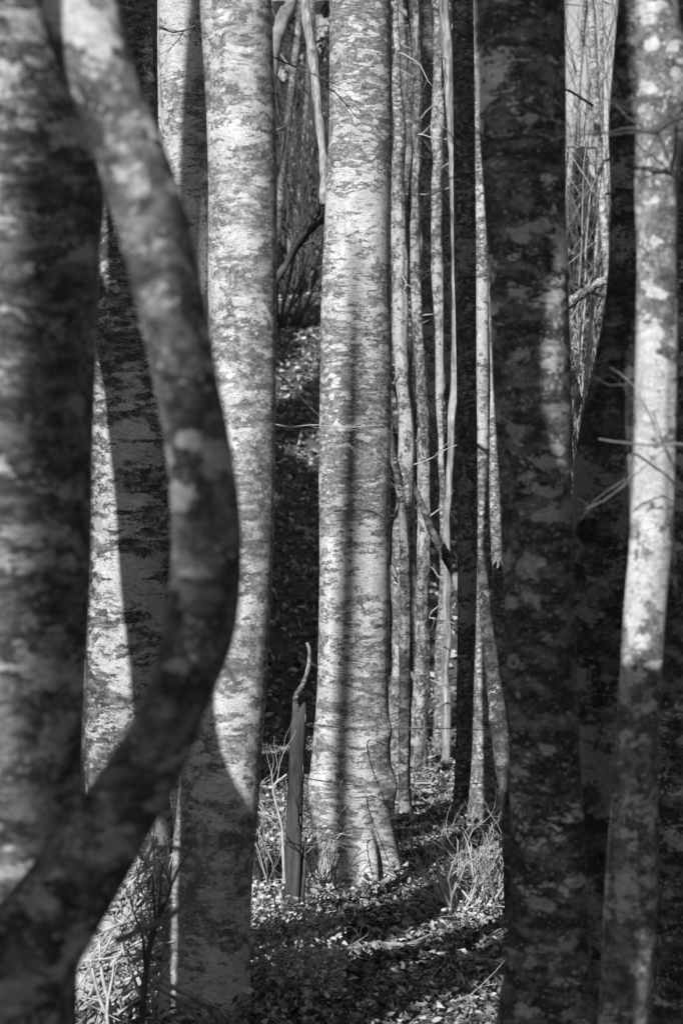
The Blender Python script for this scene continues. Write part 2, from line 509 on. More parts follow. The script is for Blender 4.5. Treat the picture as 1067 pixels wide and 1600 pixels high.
def edge_tree(name, label, D, edges, mat, H=10.0, top=None, flare=(0.16, 0.22, 3), step=0.03, **kw):
    """edges: (photo y, left x, right x) rows; the stem goes on to the ground below and to H above.
    top: extra (dx metres, height) points that carry the stem on above the picture"""
    e = sorted(edges, key=lambda k: -k[0])                      # bottom to top
    gx = (e[0][1] + e[0][2]) / 2
    zs, cx, rr = [], [], []
    for (py, xl, xr) in e:
        p = Pt((xl + xr) / 2, py, D)
        zs.append(p.z); cx.append(p.x); rr.append((xr - xl) / 2 * K * D)
    zs, cx, rr = np.array(zs), np.array(cx), np.array(rr)
    g0 = float(gz(cx[0], D))
    zl = np.arange(zs[0], zs[-1], step)
    X = catmull(zs, cx, zl); Rr = np.maximum(catmull(zs, rr, zl), 0.004)
    slope = np.gradient(X, zl)
    Rr = Rr / np.sqrt(1 + slope ** 2)
    # below
    zb = g0 - 0.25
    if zl[0] > zb + step:
        zz = np.arange(zb, zl[0] - step * 0.5, max(step, 0.03))
        dz = zl[0] - zz
        sl = slope[0]
        xb = X[0] - sl * 0.6 * (1 - np.exp(-dz / 0.6))
        rb = Rr[0] * (1 + 0.10 * dz)
        zl = np.concatenate([zz, zl]); X = np.concatenate([xb, X]); Rr = np.concatenate([rb, Rr])
    # above
    zt = np.linspace(zl[-1] + step, H, 26)
    sl = (X[-1] - X[-6]) / (zl[-1] - zl[-6])
    if top:
        tz = np.array([zl[-6], zl[-1]] + [t_[1] for t_ in top]); tx = np.array([X[-6], X[-1]] + [t_[0] for t_ in top])
        zt2 = np.linspace(zl[-1] + step, tz[-1], 40)
        xt = catmull(tz, tx, zt2)
        zt3 = np.linspace(tz[-1] + 0.1, H, 14)
        xt3 = xt[-1] + 0.0 * zt3
        xt = np.concatenate([xt, xt3]); zt = np.concatenate([zt2, zt3])
    else:
        xt = X[-1] + sl * 1.5 * (1 - np.exp(-(zt - zl[-1]) / 1.5))
    f = (zt - zl[-1]) / (H - zl[-1])
    rt_ = Rr[-1] * (1 - 0.72 * f)
    zl = np.concatenate([zl, zt]); X = np.concatenate([X, xt]); Rr = np.concatenate([Rr, rt_])
    seed = kw.get('seed', 0.0)
    Yw = D + 0.5 * np.mean(rr) * np.sin(zl * 0.9 + seed * 3)
    Yw = Yw - 0.5 * np.mean(rr) * np.sin(g0 * 0.9 + seed * 3)
    wob = kw.pop('wob', 0.0)
    if wob:
        X = X + wob * np.array([mn.noise(Vector((seed * 3.3, a * 1.1, 0))) + 0.45 * mn.noise(Vector((seed, a * 3.6, 5))) for a in zl])
        Yw = Yw + wob * np.array([mn.noise(Vector((seed * 1.7, a * 1.1, 9))) for a in zl])
        Rr = Rr * (1 + 4 * wob * np.array([max(0, mn.noise(Vector((seed * 2.1, a * 4.2, 2)))) for a in zl]))
    c = np.stack([X, Yw, zl], -1)
    fl = None
    if flare: fl = (g0, flare[0], flare[1], flare[2], seed * 2.0)
    return build_tree(name, label, c, Rr, mat, flare=fl, base=(float(X[0]), float(D), g0), **kw)

# --- near trunks, out of focus
edge_tree('beech_tree', 'thick blurred beech trunk with pale patches behind the curved stem', 4.8,
          [(1600, -190, 128), (1400, -185, 132), (1200, -180, 138), (1000, -180, 146), (800, -180, 152), (600, -180, 158), (400, -180, 166), (300, -182, 172), (200, -190, 146), (100, -198, 104), (0, -205, 64)],
          'near', H=11, seed=1.0, seg=56, lump=0.02, lo=0.75, top=[(-0.575, 3.15), (-0.695, 3.70), (-0.59, 4.4), (-0.62, 5.2)])  # unseen upper crook is shaped to leave the dark trunk its sunlit stripe
edge_tree('curved_beech_stem', 'blurred slender beech stem curving in front of the thick trunk', 4.0,
          [(1600, -150, 122), (1500, -68, 140), (1400, 14, 190), (1300, 88, 243), (1200, 162, 293), (1100, 218, 328), (1000, 248, 366), (900, 263, 378), (800, 264, 376), (700, 255, 362), (600, 238, 342), (500, 216, 326), (400, 192, 306), (300, 165, 282), (200, 132, 246), (100, 90, 210), (0, 52, 186)],
          'curved', H=7, seed=2.0, seg=40, lump=0.035, limbs=0, top=[(-0.47, 3.0), (-0.60, 3.5), (-0.68, 4.2)])
edge_tree('beech_tree', 'pale blotchy slender beech trunk lit by sun with thin bare twigs', 6.5,
          [(1600, 932, 1012), (1400, 944, 1024), (1200, 957, 1026), (1080, 963, 1029), (1000, 968, 1033), (900, 976, 1042), (850, 980, 1048), (700, 987, 1052), (600, 990, 1054), (500, 991, 1056), (400, 991, 1056), (300, 989, 1057), (200, 993, 1058), (100, 992, 1061), (0, 989, 1056)],
          'blotch', H=9, seed=3.0, seg=40, lump=0.055, lscale=7, bumps=[(0.783, 6.48, 2.92, 0.07, 0.022), (0.78, 6.48, 2.78, 0.06, 0.015)])
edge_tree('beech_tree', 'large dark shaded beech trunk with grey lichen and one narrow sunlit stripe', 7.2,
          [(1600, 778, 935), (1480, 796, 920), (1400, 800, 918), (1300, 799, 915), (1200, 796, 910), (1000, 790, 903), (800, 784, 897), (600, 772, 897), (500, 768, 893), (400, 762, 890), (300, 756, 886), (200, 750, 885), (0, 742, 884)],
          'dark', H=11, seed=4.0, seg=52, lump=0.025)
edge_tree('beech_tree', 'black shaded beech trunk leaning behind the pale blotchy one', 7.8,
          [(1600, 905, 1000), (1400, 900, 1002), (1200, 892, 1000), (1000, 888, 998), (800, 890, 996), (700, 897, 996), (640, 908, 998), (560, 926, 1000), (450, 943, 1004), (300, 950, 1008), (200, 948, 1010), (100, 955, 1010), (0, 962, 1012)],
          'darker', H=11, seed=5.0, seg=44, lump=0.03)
edge_tree('beech_tree', 'dark patchy beech trunk half hidden behind the pale blotchy one', 8.3,
          [(1600, 1008, 1130), (1300, 1018, 1130), (1100, 1026, 1128), (900, 1030, 1128), (600, 1040, 1128), (300, 1044, 1128), (0, 1048, 1126)],
          'dark', H=11, seed=6.0, seg=40, lump=0.03)

# --- middle trunks
edge_tree('beech_tree', 'streaky beech trunk half sunlit half shaded behind the curved stem', 10.9,
          [(1600, 118, 268), (1500, 124, 266), (1400, 132, 268), (1300, 138, 272), (1240, 136, 268), (1100, 138, 272), (950, 142, 276), (800, 145, 276), (600, 152, 268), (400, 150, 258), (200, 135, 252), (0, 128, 250)],
          'streaky', H=12, seed=7.0, seg=52, lump=0.022)
edge_tree('beech_tree', 'pale sunlit beech trunk with shaded foot beside the curved stem', 10.3,
          [(1560, 255, 392), (1450, 262, 392), (1300, 273, 400), (1200, 284, 408), (1100, 296, 413), (1000, 306, 419), (900, 314, 424), (800, 318, 428), (700, 320, 430), (600, 322, 431), (500, 323, 432), (400, 323, 432), (300, 323, 431), (200, 321, 430), (100, 316, 427), (0, 310, 424)],
          'pale', H=12, seed=8.0, seg=56, lump=0.018)
edge_tree('beech_tree', 'narrow sunlit beech trunk glimpsed between two thicker trunks', 14.0,
          [(1500, 245, 330), (1000, 250, 332), (600, 254, 332), (400, 257, 332), (250, 257, 330), (100, 252, 326), (0, 250, 322)],
          'glimpsed', H=11, seed=9.0, seg=36, lump=0.03)
edge_tree('beech_tree', 'upright centre beech trunk with ringed branch scars, sharply lit', FD,
          [(1390, 506, 628), (1330, 502, 622), (1280, 490, 616), (1200, 487, 611), (1100, 494, 608), (1000, 497, 609), (900, 498, 609), (800, 498, 610), (700, 498, 611), (640, 499, 611), (575, 500, 613), (500, 500, 612), (400, 503, 612), (300, 508, 612), (200, 513, 613), (100, 514, 613), (0, 515, 612)],
          'centre', H=13, seed=10.0, seg=96, lump=0.014, step=0.02, flare=(0.34, 0.10, 5),
          notches=[(-62, 8, 0.40, 0.0, 0.26), (-112, 15, 0.36, 0.0, 0.22), (-20, 8, 0.22, 0.0, 0.3)],
          bumps=[(Pt(612, 575, FD).x, FD - 0.10, Pt(0, 575, FD).z, 0.09, 0.03),
                 (Pt(566, 722, FD).x, FD - 0.17, Pt(0, 722, FD).z, 0.09, 0.012),
                 (Pt(566, 470, FD).x, FD - 0.17, Pt(0, 470, FD).z, 0.10, 0.012),
                 (Pt(616, 1140, FD).x, FD - 0.04, Pt(0, 1140, FD).z, 0.06, 0.03),
                 (Pt(485, 1230, FD).x, FD - 0.05, Pt(0, 1230, FD).z, 0.10, 0.02),
                 (Pt(616, 1225, FD).x, FD - 0.04, Pt(0, 1225, FD).z, 0.07, 0.03)])

# --- slimmer stems right of the centre trunk
edge_tree('beech_tree', 'dark sharp beech trunk with a sunlit right edge beside the slender stems', 17.0,
          [(1300, 706, 742), (1200, 710, 738), (1000, 714, 742), (900, 714, 745), (800, 714, 752), (700, 713, 762), (600, 712, 764), (500, 711, 762), (400, 709, 756), (200, 707, 750), (0, 706, 746)],
          'slim_dark', H=12, seed=11.0, seg=40, lump=0.03, flare=(0.12, 0.12, 3))
edge_tree('beech_tree', 'sunlit beech with widening pale foot beside the dark sharp trunk', 16.6,
          [(1310, 727, 782), (1220, 735, 777), (1150, 738, 774), (1050, 741, 768), (950, 744, 764), (800, 746, 764), (600, 745, 764), (400, 744, 763), (200, 742, 762), (0, 740, 760)],
          'slim', H=10, seed=12.0, seg=32, lump=0.03, flare=(0.10, 0.10, 3))
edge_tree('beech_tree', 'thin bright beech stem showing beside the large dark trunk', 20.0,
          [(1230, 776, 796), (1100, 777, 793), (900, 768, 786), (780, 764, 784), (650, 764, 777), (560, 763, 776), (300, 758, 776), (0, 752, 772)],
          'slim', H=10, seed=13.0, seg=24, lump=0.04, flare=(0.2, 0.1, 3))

slim = [
 # label, D, edges, material
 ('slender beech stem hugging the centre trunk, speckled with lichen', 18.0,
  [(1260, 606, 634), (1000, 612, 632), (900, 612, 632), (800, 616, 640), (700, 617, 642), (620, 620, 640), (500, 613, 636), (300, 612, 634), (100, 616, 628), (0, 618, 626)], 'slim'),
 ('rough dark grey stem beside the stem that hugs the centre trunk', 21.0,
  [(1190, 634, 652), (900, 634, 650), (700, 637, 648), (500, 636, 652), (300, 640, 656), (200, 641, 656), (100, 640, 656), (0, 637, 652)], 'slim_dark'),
 ('twisted pale bark stem with a swollen middle among the slender ones', 20.0,
  [(1230, 640, 666), (1100, 641, 667), (950, 646, 668), (850, 650, 671), (750, 653, 674), (660, 655, 675), (560, 648, 664), (480, 640, 656), (300, 642, 655), (100, 646, 656), (0, 646, 656)], 'rough'),
 ('bright slender beech stem with a bent elbow below its knots', 22.0,
  [(1165, 677, 702), (1000, 680, 699), (880, 684, 698), (780, 687, 696), (700, 688, 696), (620, 680, 692), (500, 677, 692), (420, 674, 692), (300, 674, 691), (230, 674, 692), (200, 672, 693), (100, 677, 697), (0, 676, 714)], 'slim'),
 ('bare barkless stem leaning across the bright bent stem', 21.4,
  [(1190, 690, 702), (900, 692, 704), (760, 696, 706), (680, 697, 707), (600, 701, 716), (500, 704, 718), (400, 704, 712), (300, 700, 710), (200, 697, 709), (130, 692, 708), (60, 688, 704), (0, 684, 700)], 'deadwood'),
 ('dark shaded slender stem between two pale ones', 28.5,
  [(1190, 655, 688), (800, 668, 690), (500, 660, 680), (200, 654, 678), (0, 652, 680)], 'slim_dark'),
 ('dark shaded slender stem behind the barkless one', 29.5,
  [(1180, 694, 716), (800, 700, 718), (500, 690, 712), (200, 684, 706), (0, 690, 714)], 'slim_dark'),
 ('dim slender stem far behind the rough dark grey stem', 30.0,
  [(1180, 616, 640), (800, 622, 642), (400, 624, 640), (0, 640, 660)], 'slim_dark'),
]
for i, (lab, D, ed, mt) in enumerate(slim):
    edge_tree('slender_beech', lab, D, ed, mt, H=9.5 + i * 0.3, seed=20.0 + i, seg=28, lump=0.11, lscale=6.0, flare=(0.3, 0.12, 3), step=0.03, wob=0.036, shoots=6,
              group='slender stems right of the centre trunk', limbs=3)

# dark snag that leans against the bright stem and its broken neighbour
def snag(label, pts, mat, seed, name='broken_snag', seg=24):
    p3 = [Pt(px, py, D) for (px, py, D, w) in pts]
    rr = [w / 2 * K * D for (px, py, D, w) in pts]
    s = np.linspace(0, len(pts) - 1, len(pts) * 14)
    c = np.stack([catmull(np.arange(len(pts)), [p[k] for p in p3], s) for k in range(3)], -1)
    r = catmull(np.arange(len(pts)), rr, s)
    g = float(gz(c[0][0], c[0][1]))
    return build_tree(name, label, c, r, mat, seg=seg, lump=0.2, lscale=9, seed=seed, limbs=0, group='', cat='dead tree', base=(c[0][0], c[0][1], min(g, c[0][2])))

snag('rotten snag with shade-blackened bark leaning in front of the bright widening stem', [(812, 1500, 13.0, 40), (800, 1300, 13.2, 32), (782, 1150, 13.4, 27), (766, 1020, 13.6, 22), (757, 930, 13.7, 17), (752, 868, 13.8, 12)], 'darker', 41.0)
stub = snag('broken stub with cracked dark bark beside the leaning snag', [(800, 1420, 14.0, 34), (789, 1240, 14.2, 30), (780, 1100, 14.4, 27), (777, 1000, 14.5, 26), (774, 930, 14.6, 26), (772, 893, 14.6, 25)], 'slim_dark', 42.0)
rgq = random.Random(31)
for k in range(9):
    p = Pt(772 + rgq.uniform(-11, 11), 894, 14.6 + rgq.uniform(-0.03, 0.03)) - stub.location
    h = rgq.uniform(0.03, 0.11)
    v, q, t = tube([p + Vector((0, 0, -0.05)), p + Vector((0, 0, h * 0.5)), p + Vector((rgq.uniform(-0.01, 0.01), 0, h))], [0.014, 0.010, 0.001], 6)
    mesh_obj('splinter', v, [q, t], 'slim_dark', stub)
snag('dark fallen limb propped slanting between the slender stems', [(770, 1285, 18.3, 20), (745, 1060, 18.4, 19), (716, 915, 18.6, 17), (698, 872, 18.7, 15), (676, 832, 18.8, 13), (655, 780, 19.0, 10), (630, 720, 19.2, 7)], 'darker', 43.0, 'fallen_limb')
snag('black dead stem hooked along the right side of the centre trunk', [(634, 1310, 17.0, 22), (632, 1150, 17.0, 19), (632, 1000, 17.0, 17), (632, 860, 17.0, 14), (624, 760, 17.0, 12), (612, 700, 17.0, 9), (610, 620, 17.0, 7), (622, 585, 17.0, 4)], 'darker', 44.0, 'dead_sapling')

# ------------------------------------------------------------------ unseen trunks added on the sun's side, shaped to throw the shade
def caster(edge, D, t, diam, side, mat='back', H=10.0, lean_limbs=3, seed=50.0, rtop=0.75, slim=0.0):
    """edge: photo points of a shade border on a surface at distance D; the trunk stands t metres up-sun, its shade on `side`"""
    pts = []
    for (px, py) in edge:
        dm_ = diam if not slim else slim + (diam - slim) * min(1.0, max(0.0, (py - 1050) / 330.0))
        p = Pt(px, py, D) - LD * (t / math.cos(R(SUN_EL))) + LAT * (side * dm_ / 2)
        pts.append(p)
    pts.sort(key=lambda p: p.z)
    zs = np.array([p.z for p in pts]); xs = np.array([p.x for p in pts]); ys = np.array([p.y for p in pts])
    z = np.linspace(-0.25, H, 110)
    def ext(v):
        out = np.zeros_like(z)
        ins = (z >= zs[0]) & (z <= zs[-1])
        if len(zs) > 2: out[ins] = catmull(zs, v, z[ins])
        else: out[ins] = np.interp(z[ins], zs, v)
        s0 = (v[1] - v[0]) / (zs[1] - zs[0]); s1 = (v[-1] - v[-2]) / (zs[-1] - zs[-2])
        lo = z < zs[0]; hi = z > zs[-1]
        out[lo] = v[0] + s0 * (z[lo] - zs[0]); out[hi] = v[-1] + s1 * (z[hi] - zs[-1])
        return out
    c = np.stack([ext(xs), ext(ys), z], -1)
    f = np.clip((z - zs[-1]) / max(0.5, H - zs[-1]), 0, 1)
    r = diam / 2 * (1 - rtop * f * f)
    if slim:
        pz = np.array([(p.z) for p in pts]); pr = np.array([(slim + (diam - slim) * min(1.0, max(0.0, (py - 1050) / 330.0))) / 2 for (px, py) in sorted(edge, key=lambda e_: -e_[1])])
        r = np.interp(z, pz, pr) * (1 - rtop * f * f)
    return build_tree('beech_tree', 'unseen beech trunk added up-sun to throw shade', c, r, mat, seg=24, lump=0.02,
                      seed=seed, flare=(0.0, 0.2, 0.2, 3, seed), group='unseen trunks added for shade', limbs=lean_limbs, shoots=9 if seed in (50.0, 52.0, 53.0, 56.0) else 0, base=(c[0][0], c[0][1], 0.0))

CAST = [
 # edge on the receiver, D, t, diameter, side, height
 ([(318, 1600), (302, 1430), (268, 1320), (236, 1230), (226, 1150), (222, 1050), (213, 950), (205, 800), (190, 690), (178, 610), (155, 540)], 10.75, 2.2, 0.125, 1, 5.4),   # streaky trunk: shade on its right
 ([(320, 1600), (304, 1430), (270, 1320), (239, 1230), (230, 1150), (228, 1050), (222, 800), (196, 540), (188, 300), (188, 0)], 10.75, 2.5, 0.135, 1, 8),                   # upper part of the same trunk
 ([(425, 1600), (423, 1450), (413, 1360), (392, 1295), (350, 1200), (326, 1110), (318, 1020)], 10.17, 2.6, 0.33, -1, 2.9),          # foot of the pale trunk
 ([(90, 1200), (85, 400)], 4.65, 5.5, 0.15, 1, 9),                                                        # right half of the thick near trunk
 ([(235, 1500), (235, 200)], 3.95, 11.0, 0.13, 1, 12),                                                    # curved stem, half shade
 ([(915, 1600), (940, 1300), (964, 1030), (969, 960)], 6.45, 3.4, 0.115, 1, 3.5),                                                   # foot of the blotchy trunk and of the curved stem
 ([(518, 1400), (516, 900)], 14.15, 9.0, 0.11, 1, 8.6),                                                   # narrow band down the centre trunk
 ([(700, 1400), (700, 0)], 16.9, 3.05, 0.20, 1, 10),                                                      # dark sharp trunk; added caster hidden behind the pale trunk
 ([(300, 345), (308, 100)], 13.9, 3.5, 0.10, 1, 9),                                                      # glimpsed trunk
 ([(636, 1200), (650, 0)], 24, 7.0, 0.30, 1, 11),
 ([(652, 1596), (790, 1544)], 11.0, 5.0, 0.30, -1, 6.0),                                                  # forest floor in front, replaced below
 ([(655, 1100), (660, 100)], 20.6, 5.0, 0.07, 1, 9),                                                      # bands across the slender stems
 ([(690, 1100), (686, 100)], 21.6, 5.0, 0.06, 1, 9),
]
CAST.pop(10)
for i, (e, D, t, dm, sd, hh) in enumerate(CAST):
    caster(e, D, t, dm, sd, seed=50.0 + i, H=hh, lean_limbs=0, slim=0.12 if i == 2 else 0.0)

def band(u0, u1, s0, H, seed):
    """a straight trunk whose shade runs over the floor between two lateral offsets"""
    u = (u0 + u1) / 2
    p = LAT * u + Vector((SX, SY, 0)) * s0
    z = np.linspace(-0.25, H, 60)
    c = np.stack([p.x + 0.01 * z, p.y + 0 * z, z], -1)
    build_tree('beech_tree', 'unseen beech trunk added up-sun to throw shade', c, abs(u1 - u0) / 2 * (1 - 0.6 * np.clip(z / H, 0, 1) ** 3), 'back', seg=24,
               lump=0.02, seed=seed, flare=(0.0, 0.2, 0.2, 3, seed), group='unseen trunks added for shade', limbs=0, base=(float(p.x), float(p.y), 0.0))
band(-4.45, -4.18, 5.0, 8, 63.0)  # trunks added out of view to shade the floor
band(-4.19, -4.03, 4.2, 8, 64.0)

# unseen evergreens added on the sun's side to keep the slope in shade
EVER = {}
def evergreen(x, y, H, rad, seed, label, n=16000, leaf=0.10, group='unseen evergreens added to block light', gap=0.0, name='shade_evergreen'):
    g = float(gz(x, y))
    rt = root(name, (x, y, g), label, 'tree', group)
    key = (H, rad, n, gap)
    if key not in EVER:
        rg = np.random.RandomState(seed)
        z = np.linspace(-0.2, H * 0.95, 30)
        v, q, t = tube(np.stack([0.05 * np.sin(z), 0 * z, z], -1), 0.14 * (1 - z / H) + 0.02, 12)
        tr = mesh_obj('trunk', v, [q, t], 'limb', rt)
        h = rg.rand(n) ** 0.8
        rr = rad * (1 - h) ** 0.6 * np.sqrt(rg.rand(n)) * (0.75 + 0.35 * np.sin(h * 40 + rg.rand()))
        a = rg.rand(n) * 6.283
        P = np.stack([rr * np.cos(a), rr * np.sin(a), 0.3 + h * (H - 0.3)], -1)
        if gap:
            keep = np.array([mn.noise(Vector(p) * 1.6 + Vector((seed, 0, 0))) > gap for p in P]); P = P[keep]
        m = len(P)
        d1 = rg.randn(m, 3); d1 /= np.linalg.norm(d1, axis=1)[:, None]
        d2 = rg.randn(m, 3); d2 -= (d2 * d1).sum(1)[:, None] * d1; d2 /= np.linalg.norm(d2, axis=1)[:, None]
        sz = leaf * (1 + 0.8 * rg.rand(m)[:, None])
        V = np.stack([P - d1 * sz, P + d2 * sz * 0.6, P + d1 * sz, P - d2 * sz * 0.6], 1).reshape(-1, 3)
        cr = mesh_obj('crown', V, np.arange(4 * m).reshape(m, 4), 'ever', rt, smooth=False)
        EVER[key] = (tr, cr)
    else:
        for o in EVER[key]:
            c = o.copy(); c.parent = rt; col.objects.link(c)
        rt.rotation_euler.z = seed * 1.3
for i, (x, y, H, rad) in enumerate([(-4.5, 19.5, 10.5, 1.7), (-4.9, 22.5, 11.0, 1.7), (-5.3, 25.5, 11.0, 1.7), (-5.8, 29.0, 11.0, 1.7), (-6.8, 20.0, 11.0, 1.7), (-2.25, 16.9, 4.6, 0.85), (-3.5, 19.2, 14.0, 1.5), (-4.5, 16.8, 14.0, 1.5)]):
    evergreen(x, y, H, rad, 70 + i, 'unseen tall evergreen added up-sun to shade the slope')
evergreen(-1.12, 2.25, 2.95, 0.55, 86, 'unseen evergreen bush added to shade the lower curved stem', 6000, 0.05, 'unseen evergreens added to block light', 0.0, 'evergreen_bush')  # bush added out of view, only to darken the stem's lower sweep
# unseen evergreens added round the camera to cut sky light: tall outside the sun's path, low within it
for i, (x, y, H) in enumerate([(5, -4, 11), (2.5, -7, 11), (7, 0, 11), (8, 5, 11), (6.5, 10, 11), (7.5, 15, 11), (0.5, -11, 5), (-3, -12, 5), (-6, -12, 5), (-9, -10, 5), (-9, -5, 11), (-9, -1, 11), (-8, 4, 11), (-9, 9, 11), (5, -9, 11), (-1, -6, 3.4), (-4, -7, 3.4)]):
    evergreen(x, y, H, 2.4 if H > 6 else 2.0, 90 + i, 'unseen broad evergreen added round the camera to block sky light', 7000, 0.17)

# ------------------------------------------------------------------ background trees on the crest
rgb = random.Random(77)
def far_tree(px, D, w, lean, mat, label, bend=0.3, H=11, seed=0.0, limbs=7, name='crest_beech', group='bare trees on the crest'):
    x0 = (px - 533.5) * K * D
    g = float(gz(x0, D))
    z = np.linspace(-0.2, H, 46)
    x = x0 + lean * z + bend * np.sin(z * 0.55 + seed) * 0.5
    y = D + 0.2 * np.sin(z * 0.7 + seed * 2)
    c = np.stack([x, y, g + z], -1)
    r = w / 2 * K * D * (1 - 0.65 * z / H)
    rt = build_tree(name, label, c, r, mat, seg=14, lump=0.06, lscale=3, seed=seed, limbs=0, group=group, base=(x[0], D, g))
    base = (x[0], D, g)
    for k in range(limbs):
        i = rgb.randint(4, 40)
        az = rgb.uniform(0, 6.283)
        bag = Bag()
        branching(bag, Vector(c[i]), Vector((math.cos(az), math.sin(az), rgb.uniform(0.0, 0.9))), rgb.uniform(1.0, 2.6), max(0.014, r[i] * 0.4), 2, rgb, (3, 5), 0.2, 5, 0.0, 0.9)
        bag.build('limb', 'twig_dark' if k % 3 else 'limb', rt, base)
    return rt

FAR = [
 (446, 36, 14, 0.03, 'slim_dark', 'leaning dark tree on the crest beside the lit trunk with shaded foot'),
 (462, 43, 20, 0.02, 'back', 'bare tree far back on the crest between two thick trunks'),
 (448, 52, 14, 0.04, 'slim_dark', 'thin dark tree at the back of the crest'),
 (628, 40, 14, 0.01, 'back', 'bare crest tree seen between the slender stems'),
 (664, 44, 18, -0.01, 'slim_dark', 'dark crest tree seen behind the slender stems'),
 (704, 38, 16, 0.0, 'slim_dark', 'dark crest tree beside the dark sharp trunk'),
 (896, 35, 11, 0.012, 'slim', 'bright thin crest tree near the large dark trunk'),
 (910, 28, 8, 0.012, 'slim', 'bright twisting thin tree between the two dark trunks'),
 (918, 33, 12, -0.004, 'slim', 'bright crest tree crossed by the broken dark branch'),
 (934, 26, 16, 0.012, 'pale', 'smooth pale bowed stem beside the black leaning trunk'),
]
for i, (px, D, w, ln, mt, lab) in enumerate(FAR):
    far_tree(px, D, w, ln, mt, lab, seed=80.0 + i, H=10 + (i % 4))

for i, (px, D, H, rad) in enumerate([(452, 52, 5.0, 1.6), (492, 58, 6.0, 1.6), (640, 55, 9.0, 2.2), (700, 60, 10.5, 2.2), (900, 54, 4.2, 1.3), (935, 60, 3.4, 1.3)]):
    evergreen((px - 533.5) * K * D, D, H, rad, 120 + i, ['open dark bush on the crest left of the gap beside the centre trunk', 'open dark bush on the crest close to the centre trunk', 'dark bush on the crest behind the slender stems', 'tall dark bush on the crest beside the dark sharp trunk', 'open dark bush on the crest beside the large dark trunk', 'open dark bush on the crest below the bright sky'][i],
              5200, 0.10, 'dark bushes on the crest', -9 if i in (2, 3) else 0.05, 'evergreen_bush')

evergreen((456 - 533.5) * K * 44, 44.0, 6.2, 1.3, 131, 'loose dark leafy bush above the slope beside the pale trunk', 8000, 0.055, 'dark bushes on the crest', 0.10, 'evergreen_bush')
evergreen((490 - 533.5) * K * 48, 48.0, 7.6, 1.3, 132, 'loose dark leafy bush above the slope close to the centre trunk', 8000, 0.06, 'dark bushes on the crest', 0.12, 'evergreen_bush')

def thicket(px, D, H, label, seed, n=14, mat='twig', name='bare_shrub', group='bare shrubs on the slope', spread=0.35, r=0.012, depth=2, D_px=None):
    rg = random.Random(seed)
    x0 = (px - 533.5) * K * D
    g = float(gz(x0, D))
    rt = root(name, (x0, D, g), label, 'shrub', group)
    for k in range(n):
        bag = Bag()
        d = Vector((rg.gauss(0, spread), rg.gauss(0, spread), 1))
        p = Vector((rg.gauss(0, spread * 0.35), rg.gauss(0, spread * 0.35), -0.03))
        branching(bag, p, d, H * rg.uniform(0.55, 1.0), r * rg.uniform(0.7, 1.2), depth, rg, (3, 5), 0.12, 5, 0.0, 0.75)
        bag.build('stem', mat, rt)
    return rt
thicket(450, 36, 2.2, 'low tangled bare shrub at the lip of the slope', 302, 12, 'twig_dark', r=0.02)
thicket(640, 42, 3.0, 'bare shrub on the crest behind the slender stems', 304, 10, 'twig_dark', r=0.025)
thicket(905, 41, 3.0, 'bare shrub on the crest beside the large dark trunk', 305, 8, 'twig_dark', r=0.02)
thicket(935, 46, 2.4, 'bare shrub on the crest against the bright sky', 306, 8, 'twig_dark', r=0.02)

thicket(462, 38, 4.5, 'tall tangled dark shrub above the slope beside the centre trunk', 311, 22, 'twig_dark', r=0.022, spread=0.3)
thicket(490, 41, 5.5, 'tangled dark shrub near the top of the slope close to the centre trunk', 313, 18, 'twig_dark', r=0.022, spread=0.3)
thicket(905, 24, 5.5, 'tall tangled dark shrub beside the large dark trunk', 314, 14, 'twig_dark', r=0.014, spread=0.12)
thicket(925, 29, 5.5, 'tall tangled pale shrub between the two dark trunks', 315, 12, 'twig', r=0.016, spread=0.13)
thicket(625, 30, 5.0, 'tall dark shrub on the slope behind the slender stems', 316, 12, 'twig_dark', r=0.018, spread=0.2)

thicket(940, 34, 5.0, 'thin dark shrub against the bright sky', 317, 10, 'twig_dark', r=0.014, spread=0.15)

thicket(922, 38, 6.5, 'tall dark shrub on the crest behind the broken dark branch', 318, 14, 'twig_dark', r=0.016, spread=0.14)
thicket(952, 42, 7.5, 'tall dark shrub on the crest beside the black leaning trunk', 319, 12, 'twig_dark', r=0.016, spread=0.14)

